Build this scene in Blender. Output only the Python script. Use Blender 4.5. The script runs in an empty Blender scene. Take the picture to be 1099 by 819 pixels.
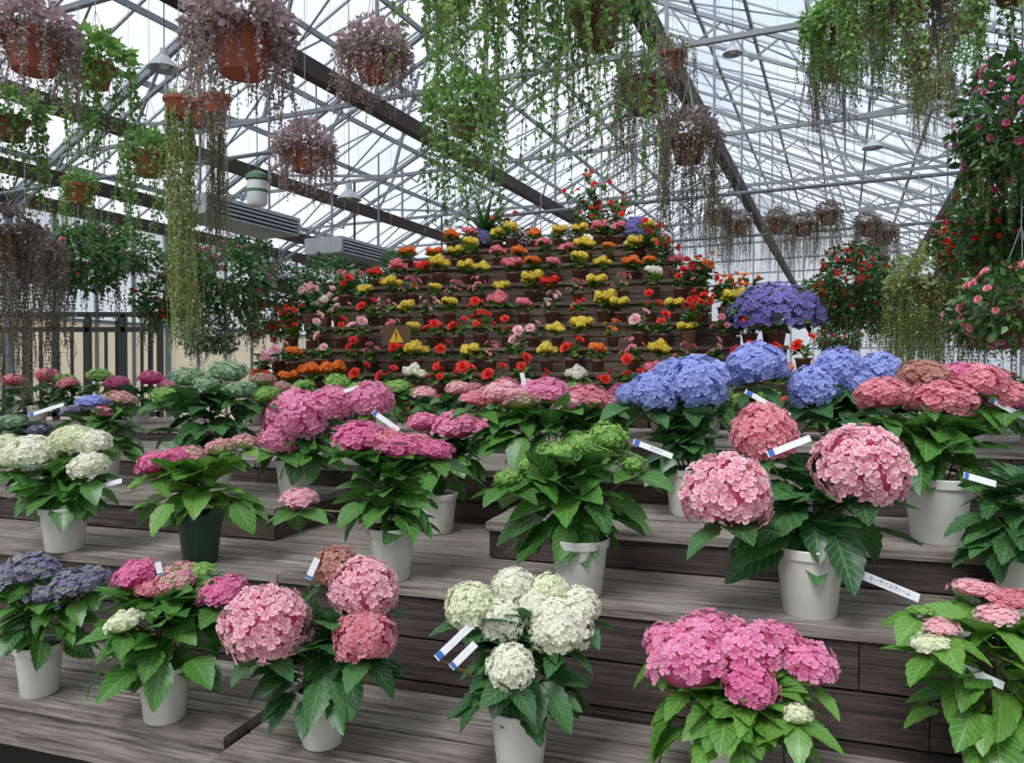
import bpy, math, random
import numpy as np
from mathutils import Matrix, Vector
R = random.Random(7)
CZ = 1.5; HY = 400.0; F = 800.0; CX = 549.5
def rad(a): return a*math.pi/180
def nrm(v):
    v = np.asarray(v, float); return v/(np.linalg.norm(v)+1e-9)
def W(px, py, d): return np.array([(px-CX)/F*d, d, CZ-(py-HY)/F*d])

# ---------------------------------------------------------------- mesh builder
def TP(V, Fs, A=None):
    V = np.array(V, float)
    A = np.zeros((len(V), 3)) if A is None else np.array(A, float)
    return (V, np.array([i for f in Fs for i in f], int), np.array([len(f) for f in Fs], int), A)
class MB:
    def __init__(s): s.V=[];s.L=[];s.S=[];s.M=[];s.A=[];s.n=0
    def add(s, T, Rm=None, t=(0,0,0), mi=0, rnd=None):
        V = T[0] if Rm is None else T[0]@np.asarray(Rm).T
        s.V.append(V+np.asarray(t)); s.L.append(T[1]+s.n); s.S.append(T[2])
        s.M.append(np.full(len(T[2]), mi)); A=T[3].copy()
        if rnd is not None: A[:,2]=rnd
        s.A.append(A); s.n+=len(V)
    def tmpl(s):
        return (np.concatenate(s.V),np.concatenate(s.L),np.concatenate(s.S),np.concatenate(s.A))
    def mesh(s, name, mats, smooth=True, sharp=None):
        V=np.concatenate(s.V);L=np.concatenate(s.L);S=np.concatenate(s.S);M=np.concatenate(s.M);A=np.concatenate(s.A)
        me=bpy.data.meshes.new(name)
        me.vertices.add(len(V)); me.vertices.foreach_set('co',V.ravel().astype(np.float32))
        me.loops.add(len(L)); me.loops.foreach_set('vertex_index',L.astype(np.int32))
        me.polygons.add(len(S)); st=np.concatenate([[0],np.cumsum(S)[:-1]])
        me.polygons.foreach_set('loop_start',st.astype(np.int32))
        for m in mats: me.materials.append(m)
        me.polygons.foreach_set('material_index',M.astype(np.int32))
        me.polygons.foreach_set('use_smooth',np.full(len(S),smooth))
        ca=me.color_attributes.new('col','FLOAT_COLOR','POINT')
        ca.data.foreach_set('color',np.hstack([A,np.ones((len(A),1))]).ravel().astype(np.float32))
        me.update(calc_edges=True); me.validate()
        if sharp: me.set_sharp_from_angle(angle=rad(sharp))
        return me
COL=bpy.context.scene.collection
def obj(name, me, parent=None, loc=(0,0,0), rot=(0,0,0), sc=(1,1,1), mats=None):
    o=bpy.data.objects.new(name,me); COL.objects.link(o)
    o.location=loc;o.rotation_euler=rot;o.scale=sc
    if parent: o.parent=parent
    if mats:
        for i,m in mats.items():
            o.material_slots[i].link='OBJECT'; o.material_slots[i].material=m
    return o
def empty(name, loc=(0,0,0), rot=(0,0,0)):
    o=bpy.data.objects.new(name,None); COL.objects.link(o); o.location=loc;o.rotation_euler=rot
    o.empty_display_size=.05; return o
BOXT=TP([(x,y,z) for x in(-.5,.5) for y in(-.5,.5) for z in(-.5,.5)],
        [(0,1,3,2),(4,6,7,5),(0,4,5,1),(2,3,7,6),(0,2,6,4),(1,5,7,3)])
def box(mb,x0,x1,y0,y1,z0,z1,mi=0,rnd=0.5):
    mb.add(BOXT,np.diag([x1-x0,y1-y0,z1-z0]),((x0+x1)/2,(y0+y1)/2,(z0+z1)/2),mi,rnd)
def beam(mb,p,q,w,h,mi=0,rnd=.5):
    p=np.array(p,float);q=np.array(q,float);d=q-p;L=np.linalg.norm(d);y=d/L
    up=np.array([0,0,1.]) if abs(y[2])<.95 else np.array([0,1.,0])
    x=nrm(np.cross(y,up));z=np.cross(x,y)
    mb.add(BOXT,np.column_stack([x*w,y*L,z*h]),(p+q)/2,mi,rnd)
def tube(mb,pts,rs,n=5,mi=0,rnd=.5):
    pts=[np.array(p,float) for p in pts]
    if not hasattr(rs,'__len__'): rs=[rs]*len(pts)
    V=[];Fs=[]
    for i,p in enumerate(pts):
        t=nrm(pts[min(i+1,len(pts)-1)]-pts[max(i-1,0)])
        u=np.array([0,0,1.]) if abs(t[2])<.9 else np.array([1.,0,0])
        x=nrm(np.cross(t,u));y=np.cross(t,x)
        for k in range(n):
            a=2*math.pi*k/n; V.append(p+rs[i]*(math.cos(a)*x+math.sin(a)*y))
    for i in range(len(pts)-1):
        for k in range(n):
            Fs.append((i*n+k,i*n+(k+1)%n,(i+1)*n+(k+1)%n,(i+1)*n+k))
    Fs.append(tuple(range(n)));Fs.append(tuple((len(pts)-1)*n+k for k in range(n)))
    mb.add(TP(V,Fs),None,(0,0,0),mi,rnd)
def lathe(prof,n=32):
    V=[];Fs=[]
    for r,z in prof:
        for k in range(n):
            a=2*math.pi*k/n; V.append((r*math.cos(a),r*math.sin(a),z))
    for i in range(len(prof)-1):
        for k in range(n):
            Fs.append((i*n+k,i*n+(k+1)%n,(i+1)*n+(k+1)%n,(i+1)*n+k))
    return TP(V,Fs)
def fr(d,roll=0,s=1.,wx=1.):
    y=nrm(d); up=np.array([0,0,1.]) if abs(y[2])<.97 else np.array([1.,0,0])
    x=nrm(np.cross(y,up)); z=np.cross(x,y)
    c,sn=math.cos(roll),math.sin(roll)
    return np.column_stack([(x*c+z*sn)*s*wx,y*s,(z*c-x*sn)*s])
def frz(n,roll,s=1.):
    z=nrm(n); u=np.array([0,0,1.]) if abs(z[2])<.9 else np.array([1.,0,0])
    x=nrm(np.cross(u,z));y=np.cross(z,x);c,sn=math.cos(roll),math.sin(roll)
    return np.column_stack([(x*c+y*sn)*s,(y*c-x*sn)*s,z*s])
def sph(az,el): return np.array([math.cos(az)*math.cos(el),math.sin(az)*math.cos(el),math.sin(el)])

# ---------------------------------------------------------------- materials
def lin(h):
    h=h.lstrip('#'); o=[]
    for i in (0,2,4):
        c=int(h[i:i+2],16)/255; o.append(c/12.92 if c<=.04045 else ((c+.055)/1.055)**2.4)
    return (*o,1)
class NT:
    def __init__(s,name):
        s.m=bpy.data.materials.new(name); s.m.use_nodes=True; s.t=s.m.node_tree; s.t.nodes.clear()
    def n(s,ty,**k):
        x=s.t.nodes.new(ty)
        for a,b in k.items(): setattr(x,a,b)
        return x
    def l(s,a,b): s.t.links.new(a,b)
    def math(s,op,a,b=None,c=None,clamp=False):
        x=s.n('ShaderNodeMath',operation=op); x.use_clamp=clamp
        for i,v in enumerate((a,b,c)):
            if v is None: continue
            if isinstance(v,(int,float)): x.inputs[i].default_value=v
            else: s.l(v,x.inputs[i])
        return x.outputs[0]
    def mix(s,f,a,b):
        x=s.n('ShaderNodeMix',data_type='RGBA')
        for i,v in ((0,f),(6,a),(7,b)):
            if isinstance(v,(int,float,tuple)): x.inputs[i].default_value=v
            else: s.l(v,x.inputs[i])
        return x.outputs[2]
    def attr(s):
        a=s.n('ShaderNodeAttribute',attribute_name='col'); sp=s.n('ShaderNodeSeparateColor'); s.l(a.outputs['Color'],sp.inputs[0])
        return sp.outputs
    def out(s,sh):
        o=s.n('ShaderNodeOutputMaterial'); s.l(sh,o.inputs[0]); return s.m
def thin(N,col,rough,tr,spec=.4):
    p=N.n('ShaderNodeBsdfPrincipled'); N.l(col,p.inputs['Base Color']); p.inputs['Roughness'].default_value=rough
    p.inputs['Specular IOR Level'].default_value=spec
    t=N.n('ShaderNodeBsdfTranslucent'); N.l(col,t.inputs[0])
    m=N.n('ShaderNodeMixShader'); m.inputs[0].default_value=tr
    N.l(p.outputs[0],m.inputs[1]);N.l(t.outputs[0],m.inputs[2]); return N.out(m.outputs[0])
def m_leaf(name,c1,c2,cv,rough=.38,tr=.25,veins=True):
    N=NT(name); r,g,b=N.attr()[:3]
    oi=N.n('ShaderNodeObjectInfo')
    rr=N.math('FRACT',N.math('ADD',b,oi.outputs['Random']))
    c=N.mix(rr,lin(c1),lin(c2))
    if veins:
        ph=N.math('FRACT',N.math('MULTIPLY',N.math('SUBTRACT',g,N.math('MULTIPLY',r,.28)),7.))
        side=N.math('LESS_THAN',N.math('ABSOLUTE',N.math('SUBTRACT',ph,.5)),.07)
        mid=N.math('LESS_THAN',r,.06)
        v=N.math('MULTIPLY',N.math('MAXIMUM',side,mid),.42)
        c=N.mix(v,c,lin(cv))
    return thin(N,c,rough,tr,.5)
def m_flower(name,cA,cB,cE,pw=2.,tr=.3,eye=None):
    N=NT(name); r,g,b=N.attr()[:3]
    c=N.mix(b,lin(cA),lin(cB))
    c=N.mix(N.math('MULTIPLY',N.math('POWER',r,pw),.85),c,lin(cE))
    return thin(N,c,.6,tr,.2)
def m_simple(name,c,rough=.5,metal=0.,c2=None,scale=8.,bump=0.):
    N=NT(name); p=N.n('ShaderNodeBsdfPrincipled'); p.inputs['Roughness'].default_value=rough;p.inputs['Metallic'].default_value=metal
    tc=N.n('ShaderNodeTexCoord'); no=N.n('ShaderNodeTexNoise'); no.inputs['Scale'].default_value=scale; no.inputs['Detail'].default_value=5
    N.l(tc.outputs['Object'],no.inputs['Vector'])
    N.l(N.mix(no.outputs[0],lin(c),lin(c2 or c)),p.inputs['Base Color'])
    if bump:
        bu=N.n('ShaderNodeBump'); bu.inputs['Strength'].default_value=bump; bu.inputs['Distance'].default_value=.01
        N.l(no.outputs[0],bu.inputs['Height']);N.l(bu.outputs[0],p.inputs['Normal'])
    return N.out(p.outputs[0])
def m_wood(name,c1,c2,c3,fine=1.):
    N=NT(name); b=N.attr()[2]
    tc=N.n('ShaderNodeTexCoord'); mp=N.n('ShaderNodeMapping'); mp.inputs['Scale'].default_value=(1.6,34*fine,34*fine)
    add=N.n('ShaderNodeVectorMath',operation='ADD'); cb=N.n('ShaderNodeCombineXYZ'); N.l(N.math('MULTIPLY',b,37.),cb.inputs[0]); N.l(b,cb.inputs[2])
    N.l(tc.outputs['Object'],add.inputs[0]);N.l(cb.outputs[0],add.inputs[1]);N.l(add.outputs[0],mp.inputs[0])
    n1=N.n('ShaderNodeTexNoise');n1.inputs['Scale'].default_value=2.2;n1.inputs['Detail'].default_value=8;n1.inputs['Roughness'].default_value=.7;n1.inputs['Distortion'].default_value=.4;N.l(mp.outputs[0],n1.inputs['Vector'])
    n2=N.n('ShaderNodeTexNoise');n2.inputs['Scale'].default_value=5.;n2.inputs['Detail'].default_value=6;N.l(add.outputs[0],n2.inputs['Vector'])
    rp=N.n('ShaderNodeValToRGB');rp.color_ramp.elements[0].position=.38;rp.color_ramp.elements[1].position=.6;N.l(n1.outputs[0],rp.inputs[0])
    c=N.mix(rp.outputs[0],lin(c1),lin(c2))
    r2=N.n('ShaderNodeValToRGB');r2.color_ramp.elements[0].position=.4;r2.color_ramp.elements[1].position=.66;N.l(n2.outputs[0],r2.inputs[0])
    c=N.mix(N.math('MULTIPLY_ADD',r2.outputs[0],.5,N.math('MULTIPLY',b,.35),clamp=True),c,lin(c3))
    p=N.n('ShaderNodeBsdfPrincipled');p.inputs['Roughness'].default_value=.72;N.l(c,p.inputs['Base Color'])
    bu=N.n('ShaderNodeBump');bu.inputs['Strength'].default_value=.8;bu.inputs['Distance'].default_value=.006;N.l(n1.outputs[0],bu.inputs['Height']);N.l(bu.outputs[0],p.inputs['Normal'])
    return N.out(p.outputs[0])
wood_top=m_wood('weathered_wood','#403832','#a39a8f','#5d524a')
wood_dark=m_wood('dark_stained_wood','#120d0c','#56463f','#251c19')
wood_pyr=m_wood('brown_sleeper_wood','#241914','#6d5748','#3b2a21')
LF=m_leaf('hydrangea_leaf','#275620','#4d8632','#8db068')
LD=m_leaf('hydrangea_leaf_dark','#214a22','#40723a','#779f68')
LB=m_leaf('hydrangea_leaf_bright','#3d7422','#64993a','#a0be6a')
BL=m_leaf('begonia_leaf','#244a1e','#5f8a30','#86a85a',veins=False)
IV=m_leaf('ivy_leaf','#3a7330','#8db85c','#a0c060',veins=False,tr=.48)
PU=m_leaf('purple_trailing_leaf','#5c5450','#92827f','#b0a0a8',veins=False,tr=.35)
PK=m_leaf('pink_trailing_leaf','#8a7478','#c4aaae','#b0a0a8',veins=False,tr=.4)
ST=m_leaf('string_plant_leaf','#6f8a4a','#a8b46a','#a0b070',veins=False,tr=.4)
SG=m_leaf('sage_string_leaf','#6b6f5c','#9a9478','#a0b070',veins=False,tr=.35)
BU=m_leaf('bush_leaf','#224823','#507c38','#66bb88',veins=False)
GR=m_leaf('grey_green_leaf','#4e6450','#7d9470','#a0b0a0',veins=False)
STEM=m_simple('green_stem','#4f6b2c',.6,c2='#6f5a35')
SOIL=m_simple('potting_soil','#20160f',.95,c2='#3b2a1e',scale=60,bump=.8)
POTW=m_simple('white_plastic_pot','#dedcd4',.4,c2='#d0cfc6',scale=3)
POTG=m_simple('dark_green_pot','#1d3a2c',.4)
POTT=m_simple('terracotta_pot','#ab5438',.6,c2='#8a402c',scale=6)
POTTD=m_simple('dark_terracotta_pot','#7a4536',.6,c2='#5e3227',scale=6)
POTB=m_simple('brown_pot','#6b4536',.6,c2='#4f3026')
METAL=m_simple('galvanised_steel','#80868c',.45,.3,c2='#666c72')
METALW=m_simple('white_aluminium','#a8aeb4',.5,.1,c2='#8d949a')
DARKM=m_simple('rusty_dark_beam','#38261f',.8,c2='#211715',scale=4)
BLK=m_simple('black_steel','#141517',.5)
def m_curt(name,c):
    N=NT(name);cc=N.mix(.5,lin(c),lin(c));return thin(N,cc,.9,.5,.1)
CREAM=m_curt('cream_sheet_panel','#e0d3b4')
WHT=m_simple('white_plastic_tag','#eef0f2',.4)
BLU=m_simple('blue_tag_end','#2f63b8',.4)
INK=m_simple('black_ink','#151515',.6)
YEL=m_simple('yellow_sign','#e8b812',.5)
BRN=m_simple('brown_sign','#5a3a22',.6)
CONC=m_simple('concrete_floor','#7d7a74',.85,c2='#55524d',scale=3,bump=.3)
f_pink=m_flower('pink_petal','#dc528f','#ea86b0','#f7bdd4')
f_pic=m_flower('pink_white_edge_petal','#da5a7e','#e6829c','#fce6e8',1.3)
f_coral=m_flower('coral_petal','#cf506c','#e28494','#f3b9be')
f_hot=m_flower('hot_pink_petal','#cb3276','#e0649a','#f0a4c4')
f_white=m_flower('cream_white_petal','#e4e4c4','#f2f0de','#fbf9f0')
f_grwhite=m_flower('green_white_petal','#d4dca4','#ebeccb','#f6f5e4')
f_blue=m_flower('blue_petal','#7886d4','#95a1e6','#bcc6f2')
f_green=m_flower('green_bud_petal','#55903a','#8cba54','#afd078')
f_viol=m_flower('violet_green_petal','#6a5a86','#80946a','#9c92c0')
f_dull=m_flower('faded_red_petal','#94504a','#bc7c6c','#d2a494')
f_pgreen=m_flower('pink_green_petal','#98b45e','#e77ba4','#f0a8c0',2.)
f_teal=m_flower('blue_green_bud','#64865e','#92ac8c','#b0c2a8')
f_red=m_flower('red_petal','#cc120e','#e62e20','#f25040')
f_orange=m_flower('orange_petal','#e2500e','#f07c22','#f6a050')
f_yel=m_flower('yellow_petal','#d6b01a','#eed640','#f6ea80')
f_sal=m_flower('salmon_petal','#dc4a68','#ea8092','#f4b0b8')
f_lpk=m_flower('light_pink_petal','#e88fa0','#f2b8c0','#fad8da')
f_lav=m_flower('lavender_petal','#4f4296','#7468bc','#958ed0')
f_mag=m_flower('magenta_petal','#b02060','#d8508c','#e88ab0')

# ---------------------------------------------------------------- plant templates
def leafT(nu=4,nv=10,w=.33,fold=.16,droop=.22,serr=.022):
    V=[];A=[];Fs=[]
    for j in range(nv+1):
        t=j/nv
        ww=w*(math.sin(math.pi*min(1,t**.82))**.8)*(1-.25*t)+.004
        if j==nv: ww=.003
        for i in range(nu+1):
            u=-1+2*i/nu; e=abs(u)
            x=u*ww*(1+(serr/w*(1 if j%2 else -1) if e>.99 and 0<j<nv else 0))
            z=fold*e*ww*1.6-droop*t*t+.018*math.sin(t*7*2*math.pi-e*2)*(.3+e)*(1-t)
            V.append((x,t,z));A.append((e,t,0))
    for j in range(nv):
        for i in range(nu):
            a=j*(nu+1)+i;Fs.append((a,a+1,a+nu+2,a+nu+1))
    return TP(V,Fs,A)
LEAF=[leafT(),leafT(w=.36,droop=.38,fold=.1),leafT(w=.30,droop=.1,fold=.25)]
RLEAF=leafT(4,6,w=.46,droop=.25,fold=.15,serr=.04)
SLEAF=TP([(0,0,0),(-.3,.4,.08),(0,.45,0),(.3,.4,.08),(0,1,-.12)],[(0,2,1),(0,3,2),(1,2,4),(2,3,4)],[(0,0,0)]*5)
LLEAF=leafT(2,8,w=.05,droop=.6,fold=.3,serr=0)
def petal(cup=.12):
    o=[(.06,0,.0),(.36,.30,cup*.7),(.66,.44,cup),(.92,.34,cup*.6),(1.0,0,cup*.2),(.92,-.34,cup*.6),(.66,-.44,cup),(.36,-.30,cup*.7),(.58,0,0)]
    Fs=[(8,i,(i+1)%8) for i in range(8)]
    A=[(.2,.0,0),(.8,.4,0),(1,.7,0),(1,.9,0),(1,1,0),(1,.9,0),(1,.7,0),(.8,.4,0),(.05,.5,0)]
    return TP(o,Fs,A)
PET=petal()
def rz(a): c,s=math.cos(a),math.sin(a); return np.array([[c,-s,0],[s,c,0],[0,0,1.]])
def ry(a): c,s=math.cos(a),math.sin(a); return np.array([[c,0,s],[0,1,0],[-s,0,c]])
def floretT(n=4,tilt=8,sd=0):
    r=random.Random(sd);mb=MB()
    for i in range(n):
        mb.add(PET,rz(2*math.pi*i/n+r.uniform(-.1,.1))@ry(-rad(tilt+r.uniform(-9,9))),(0,0,.01*(i%2)))
    o=TP([(.08,0,.04),(0,.08,.04),(-.08,0,.04),(0,-.08,.04),(0,0,.12)],[(0,1,4),(1,2,4),(2,3,4),(3,0,4)],[(.6,0,0)]*5)
    mb.add(o)
    return mb.tmpl()
FLO=[floretT(4,8,i) for i in range(4)]
def roseT(sd=0):
    r=random.Random(sd);mb=MB()
    for n,t,s,z in ((6,8,1.,0),(6,28,.85,.03),(5,50,.62,.07),(4,72,.42,.1)):
        for i in range(n):
            mb.add(petal(.22),rz(2*math.pi*i/n+r.uniform(-.25,.25)+t)@ry(-rad(t+r.uniform(-8,8)))*s,(0,0,z),0,r.random())
    return mb.tmpl()
ROSE=[roseT(i) for i in range(3)]
CORE=lathe([(.0,-.6),(.6,-.55),(.82,-.2),(.86,.2),(.62,.62),(.3,.8),(0,.86)],12)
def moph(sd,n=170,s=.185,zmin=-.55,mb=None,Rm=None,t=(0,0,0),mi=0,core=True,jit=.07):
    r=random.Random(sd); own=mb is None
    if own: mb=MB()
    Rm=np.eye(3) if Rm is None else Rm
    if core:
        mb.add(CORE,Rm,t,mi,.15)
    for i in range(n):
        z=1-(1-zmin)*(i+.5)/n; a=i*2.399963+r.uniform(-.15,.15)
        z=max(-1,min(1,z+r.uniform(-.04,.04)))
        q=math.sqrt(max(0,1-z*z)); p=np.array([q*math.cos(a),q*math.sin(a),z])
        nn=nrm(p+np.array([r.gauss(0,.22),r.gauss(0,.22),r.gauss(0,.22)]))
        pp=p*(1+r.uniform(-jit,jit)-.03)
        mb.add(FLO[r.randrange(4)],Rm@frz(nn,r.random()*6.3,s*r.uniform(.82,1.18)),np.asarray(t)+Rm@pp,mi,r.random())
    return mb
HEADS=[moph(i).mesh('mophead_%d'%i,[f_pink]) for i in range(4)]
BUDS=[moph(20+i,150,.13,-.3,jit=.16).mesh('budhead_%d'%i,[f_green]) for i in range(2)]
LACE=[]
for i in range(2):
    mb=moph(40+i,110,.2,-.15,jit=.16); LACE.append(mb.mesh('lacehead_%d'%i,[f_pink]))
_pot=MB(); _pot.add(lathe([(0,0),(.35,0),(.365,.02),(.46,.84),(.462,.85),(.495,.86),(.505,.985),(.49,1.),(.465,.985),(.455,.9)],40),mi=0)
_pot.add(lathe([(.457,.88),(.3,.9),(0,.91)],40),mi=1)
POTM=_pot.mesh('plant_pot',[POTW,SOIL],True,35)

def tag(E,p1,p2,off,txt=None,w=.02,root=(0,0,.12)):
    """white plastic label with a blue end, standing on a thin stake"""
    p1=np.array(p1);p2=np.array(p2);L=np.linalg.norm(p2-p1);x=(p2-p1)/L
    n=np.array([0,-1.,.25]);n=nrm(n-x*np.dot(n,x));y=np.cross(n,x)
    Rm=np.column_stack([x,y,n]);c=(p1+p2)/2
    mb=MB();mb.add(BOXT,Rm@np.diag([L,w,.001]),c,0)
    mb.add(BOXT,Rm@np.diag([L*.13,w*.98,.0016]),p1+x*L*.09,1)
    base=p1
    tube(mb,[base,(base+np.array(root))/2+np.array([0,0,.02]),root],.0015,4,2)
    obj('label',mb.mesh('label',[WHT,BLU,STEM],False),E)
    if txt:
        cu=bpy.data.curves.new('label_text','FONT');cu.body=txt;cu.size=w*.62;cu.align_x='CENTER';cu.align_y='CENTER'
        cu.materials.append(INK)
        o=bpy.data.objects.new('label_text',cu);COL.objects.link(o)
        M=Matrix([list(Rm[0]),list(Rm[1]),list(Rm[2])]).to_4x4()
        o.matrix_local=Matrix.Translation(Vector(c+x*L*.08+n*.0012))@M; o.parent=E

def hyd(name,bx,by,z,pd,ph,bb,heads,lm=LF,L=.13,N=46,sd=0,pot=POTW,tags=(),kind='mop',flat=.86,depth=None):
    r=random.Random(sd*13+5)
    d=depth or (CZ-z)*F/(by-HY)
    X=(bx-CX)/F*d; E=empty(name,(X,d,z)); O=np.array([X,d,z])
    obj('pot',POTM,E,sc=(pd,pd,ph),mats={0:pot})
    x0,y0,x1,y1=bb
    lo=W(x0,y1,d)-O;hi=W(x1,y0,d)-O
    zb=max(lo[2],ph*.75);zt=max(hi[2],zb+.08);cxm=(lo[0]+hi[0])/2;Rx=(hi[0]-lo[0])/2;Ry=min(Rx*.8,.21)
    mb=MB()
    for i in range(N):
        h=r.random(); inner=r.random()<.35; az=r.uniform(0,2*math.pi) if r.random()<.4 else r.uniform(-math.pi-.3,.3)
        el=rad(-34+72*h+r.uniform(-18,18)); l=L*r.uniform(.75,1.15)
        pr=(.72+.28*math.sin(math.pi*min(1,h+.3)))*(.6 if inner else 1)*r.uniform(.85,1.05)
        dr=sph(az,el); tip=np.array([cxm*(.3+.7*h)+math.cos(az)*Rx*pr,math.sin(az)*Ry*pr,zb+(zt-zb)*h+math.sin(el)*l*.3])
        b=tip-dr*l
        if b[2]<ph*.8: b[2]=ph*.8+.01
        mb.add(LEAF[r.randrange(3)],fr(dr,r.gauss(0,.35),l,r.uniform(.9,1.15)),b,0,r.random())
        q=np.array([b[0]*.55,b[1]*.55,max(ph*.9,b[2]-.035)])
        tube(mb,[q,b+dr*.004],.0018,3,1)
    hs=[];my=sum(h[1] for h in heads)/max(1,len(heads))
    for i,h in enumerate(heads):
        px,py,rp,m=h[:4]; off=h[4] if len(h)>4 else (my-py)*.0022+r.uniform(-.02,.02)
        P=W(px,py,d+off)-O; rr=rp/F*(d+off)
        mid=np.array([P[0]*.35,P[1]*.35,(ph+P[2])*.5])
        tube(mb,[(r.uniform(-.02,.02),r.uniform(-.02,.02),ph*.9),mid,P-np.array([0,0,rr*.5])],[.004,.0035,.003],5,1)
        a0=r.random()*6
        for k in range(5):
            a=a0+k*1.257; dr=sph(a,rad(r.uniform(-25,8)))
            mb.add(LEAF[r.randrange(3)],fr(dr,r.gauss(0,.2),L*.85*r.uniform(.8,1.1)),P-np.array([0,0,rr*.62])+dr*rr*.15,0,r.random())
        hs.append((P,rr,m))
    obj('foliage',mb.mesh('foliage',[lm,STEM]),E)
    for P,rr,m in hs:
        me={'mop':HEADS[r.randrange(4)],'bud':BUDS[r.randrange(2)],'lace':LACE[r.randrange(2)]}[kind]
        obj('flower_head',me,E,loc=P,rot=(r.uniform(0,.25),r.uniform(-.15,.15),r.random()*6),sc=(rr*.92,rr*.92*r.uniform(.92,1.05),rr*flat*r.uniform(.92,1.05)),mats={0:m})
    for t in tags:
        tag(E,W(t[0],t[1],d+t[4])-O,W(t[2],t[3],d+t[4])-O,0,t[5] if len(t)>5 else None,t[6] if len(t)>6 else .017,(0,0,ph*.9))
    return E

Z1,Z2,Z3,Z4,Z5=.55,.85,.98,1.08,1.16
TH=rad(18)
# ---------------------------------------------------------------- staging (foreground)
def boards(mb,u0,u1,v0,v1,zt,n,th=.03,gap=.01,mi=0,sd=0,seg=1.9):
    r=random.Random(sd);w=(v1-v0)/n
    for i in range(n):
        u=u0; first=r.uniform(.4,1)*seg
        while u<u1-.01:
            e=min(u1,u+first); first=seg
            if u1-e<.3:e=u1
            box(mb,u+.002,e-.002,v0+i*w+gap/2,v0+(i+1)*w-gap/2,zt-th,zt-r.uniform(0,.003),mi,r.random()); u=e
def riser(mb,u0,u1,v,z0,z1,n,mi=1,sd=0,th=.03,seg=2.4):
    r=random.Random(sd);h=(z1-z0)/n
    for i in range(n):
        u=u0
        while u<u1-.01:
            e=min(u1,u+seg*r.uniform(.7,1.1))
            if u1-e<.4:e=u1
            box(mb,u+.002,e-.002,v+r.uniform(0,.006),v+th,z0+i*h+.004,z0+(i+1)*h-.004,mi,r.random());u=e
def staging(name,u0,u1,v0,v1,zt,zr,nt,nr,sd,legs=True,zfoot=0.,over=.012,fm=1):
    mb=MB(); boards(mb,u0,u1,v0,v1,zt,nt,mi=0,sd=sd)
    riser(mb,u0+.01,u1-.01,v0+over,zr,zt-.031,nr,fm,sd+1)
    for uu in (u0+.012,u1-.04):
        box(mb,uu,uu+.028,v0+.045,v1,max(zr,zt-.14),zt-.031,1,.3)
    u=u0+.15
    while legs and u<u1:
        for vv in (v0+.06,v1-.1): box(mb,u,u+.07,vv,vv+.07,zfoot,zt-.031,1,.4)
        u+=1.1
    return obj(name,mb.mesh(name,[wood_top,wood_dark],False),rot=(0,0,-TH))
staging('wooden_plant_bench',-4.2,-1.31,1.60,2.045,Z1,Z1-.15,4,1,1,fm=0)
staging('wooden_plant_bench',-1.285,2.6,1.42,2.045,Z1-.012,Z1-.16,5,1,2,fm=0)
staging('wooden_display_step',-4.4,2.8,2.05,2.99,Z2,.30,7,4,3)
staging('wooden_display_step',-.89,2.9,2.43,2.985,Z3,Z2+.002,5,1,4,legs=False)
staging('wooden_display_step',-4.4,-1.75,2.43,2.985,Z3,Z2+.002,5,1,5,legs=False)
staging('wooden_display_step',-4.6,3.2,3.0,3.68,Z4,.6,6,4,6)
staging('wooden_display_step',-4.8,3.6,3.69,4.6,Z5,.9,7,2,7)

# ---------------------------------------------------------------- pyramid staging
PT=rad(12)
def uat(px,v,th=PT): return v*math.tan(math.atan((px-CX)/F)-th)
tiers=[(255,905),(265,893),(280,878),(302,845),(328,795),(358,764),(392,736),(428,714),(475,698)]
NTI=9;RISE=.2
TZ=[1.10+RISE*k for k in range(NTI)];TV=[4.95+.26*k for k in range(NTI)]
mb=MB(); TU=[]
for k,(a,b) in enumerate(tiers):
    v=TV[k];u0=uat(a,v);u1=uat(b,v);TU.append((u0,u1))
    zb=0 if k==0 else TZ[k-1]
    vb=9.4-.2*k
    box(mb,u0+.03,u1-.03,v+.045,vb-.03,zb,TZ[k]-.03,0,.2)
    if k==0: riser(mb,u0,u1,v,0,TZ[0]-.03,6,0,50,.04)
    else: riser(mb,u0,u1,v,zb,TZ[k]-.03,2,0,50+k,.04)
    boards(mb,u0-.01,u1+.01,v-.02,v+.25,TZ[k],2,mi=0,sd=70+k)
    box(mb,u0-.01,u0+.2,v+.25,vb,TZ[k]-.03,TZ[k],0,.6);box(mb,u1-.2,u1+.01,v+.25,vb,TZ[k]-.03,TZ[k],0,.7)
box(mb,TU[8][0]+.05,TU[8][1]-.05,TV[8]+.25,7.8,TZ[8]-.03,TZ[8],0,.6)
obj('stepped_flower_pyramid',mb.mesh('pyramid',[wood_pyr],False),rot=(0,0,-PT))
def PW(u,v): return (u*math.cos(PT)+v*math.sin(PT),-u*math.sin(PT)+v*math.cos(PT))

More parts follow.
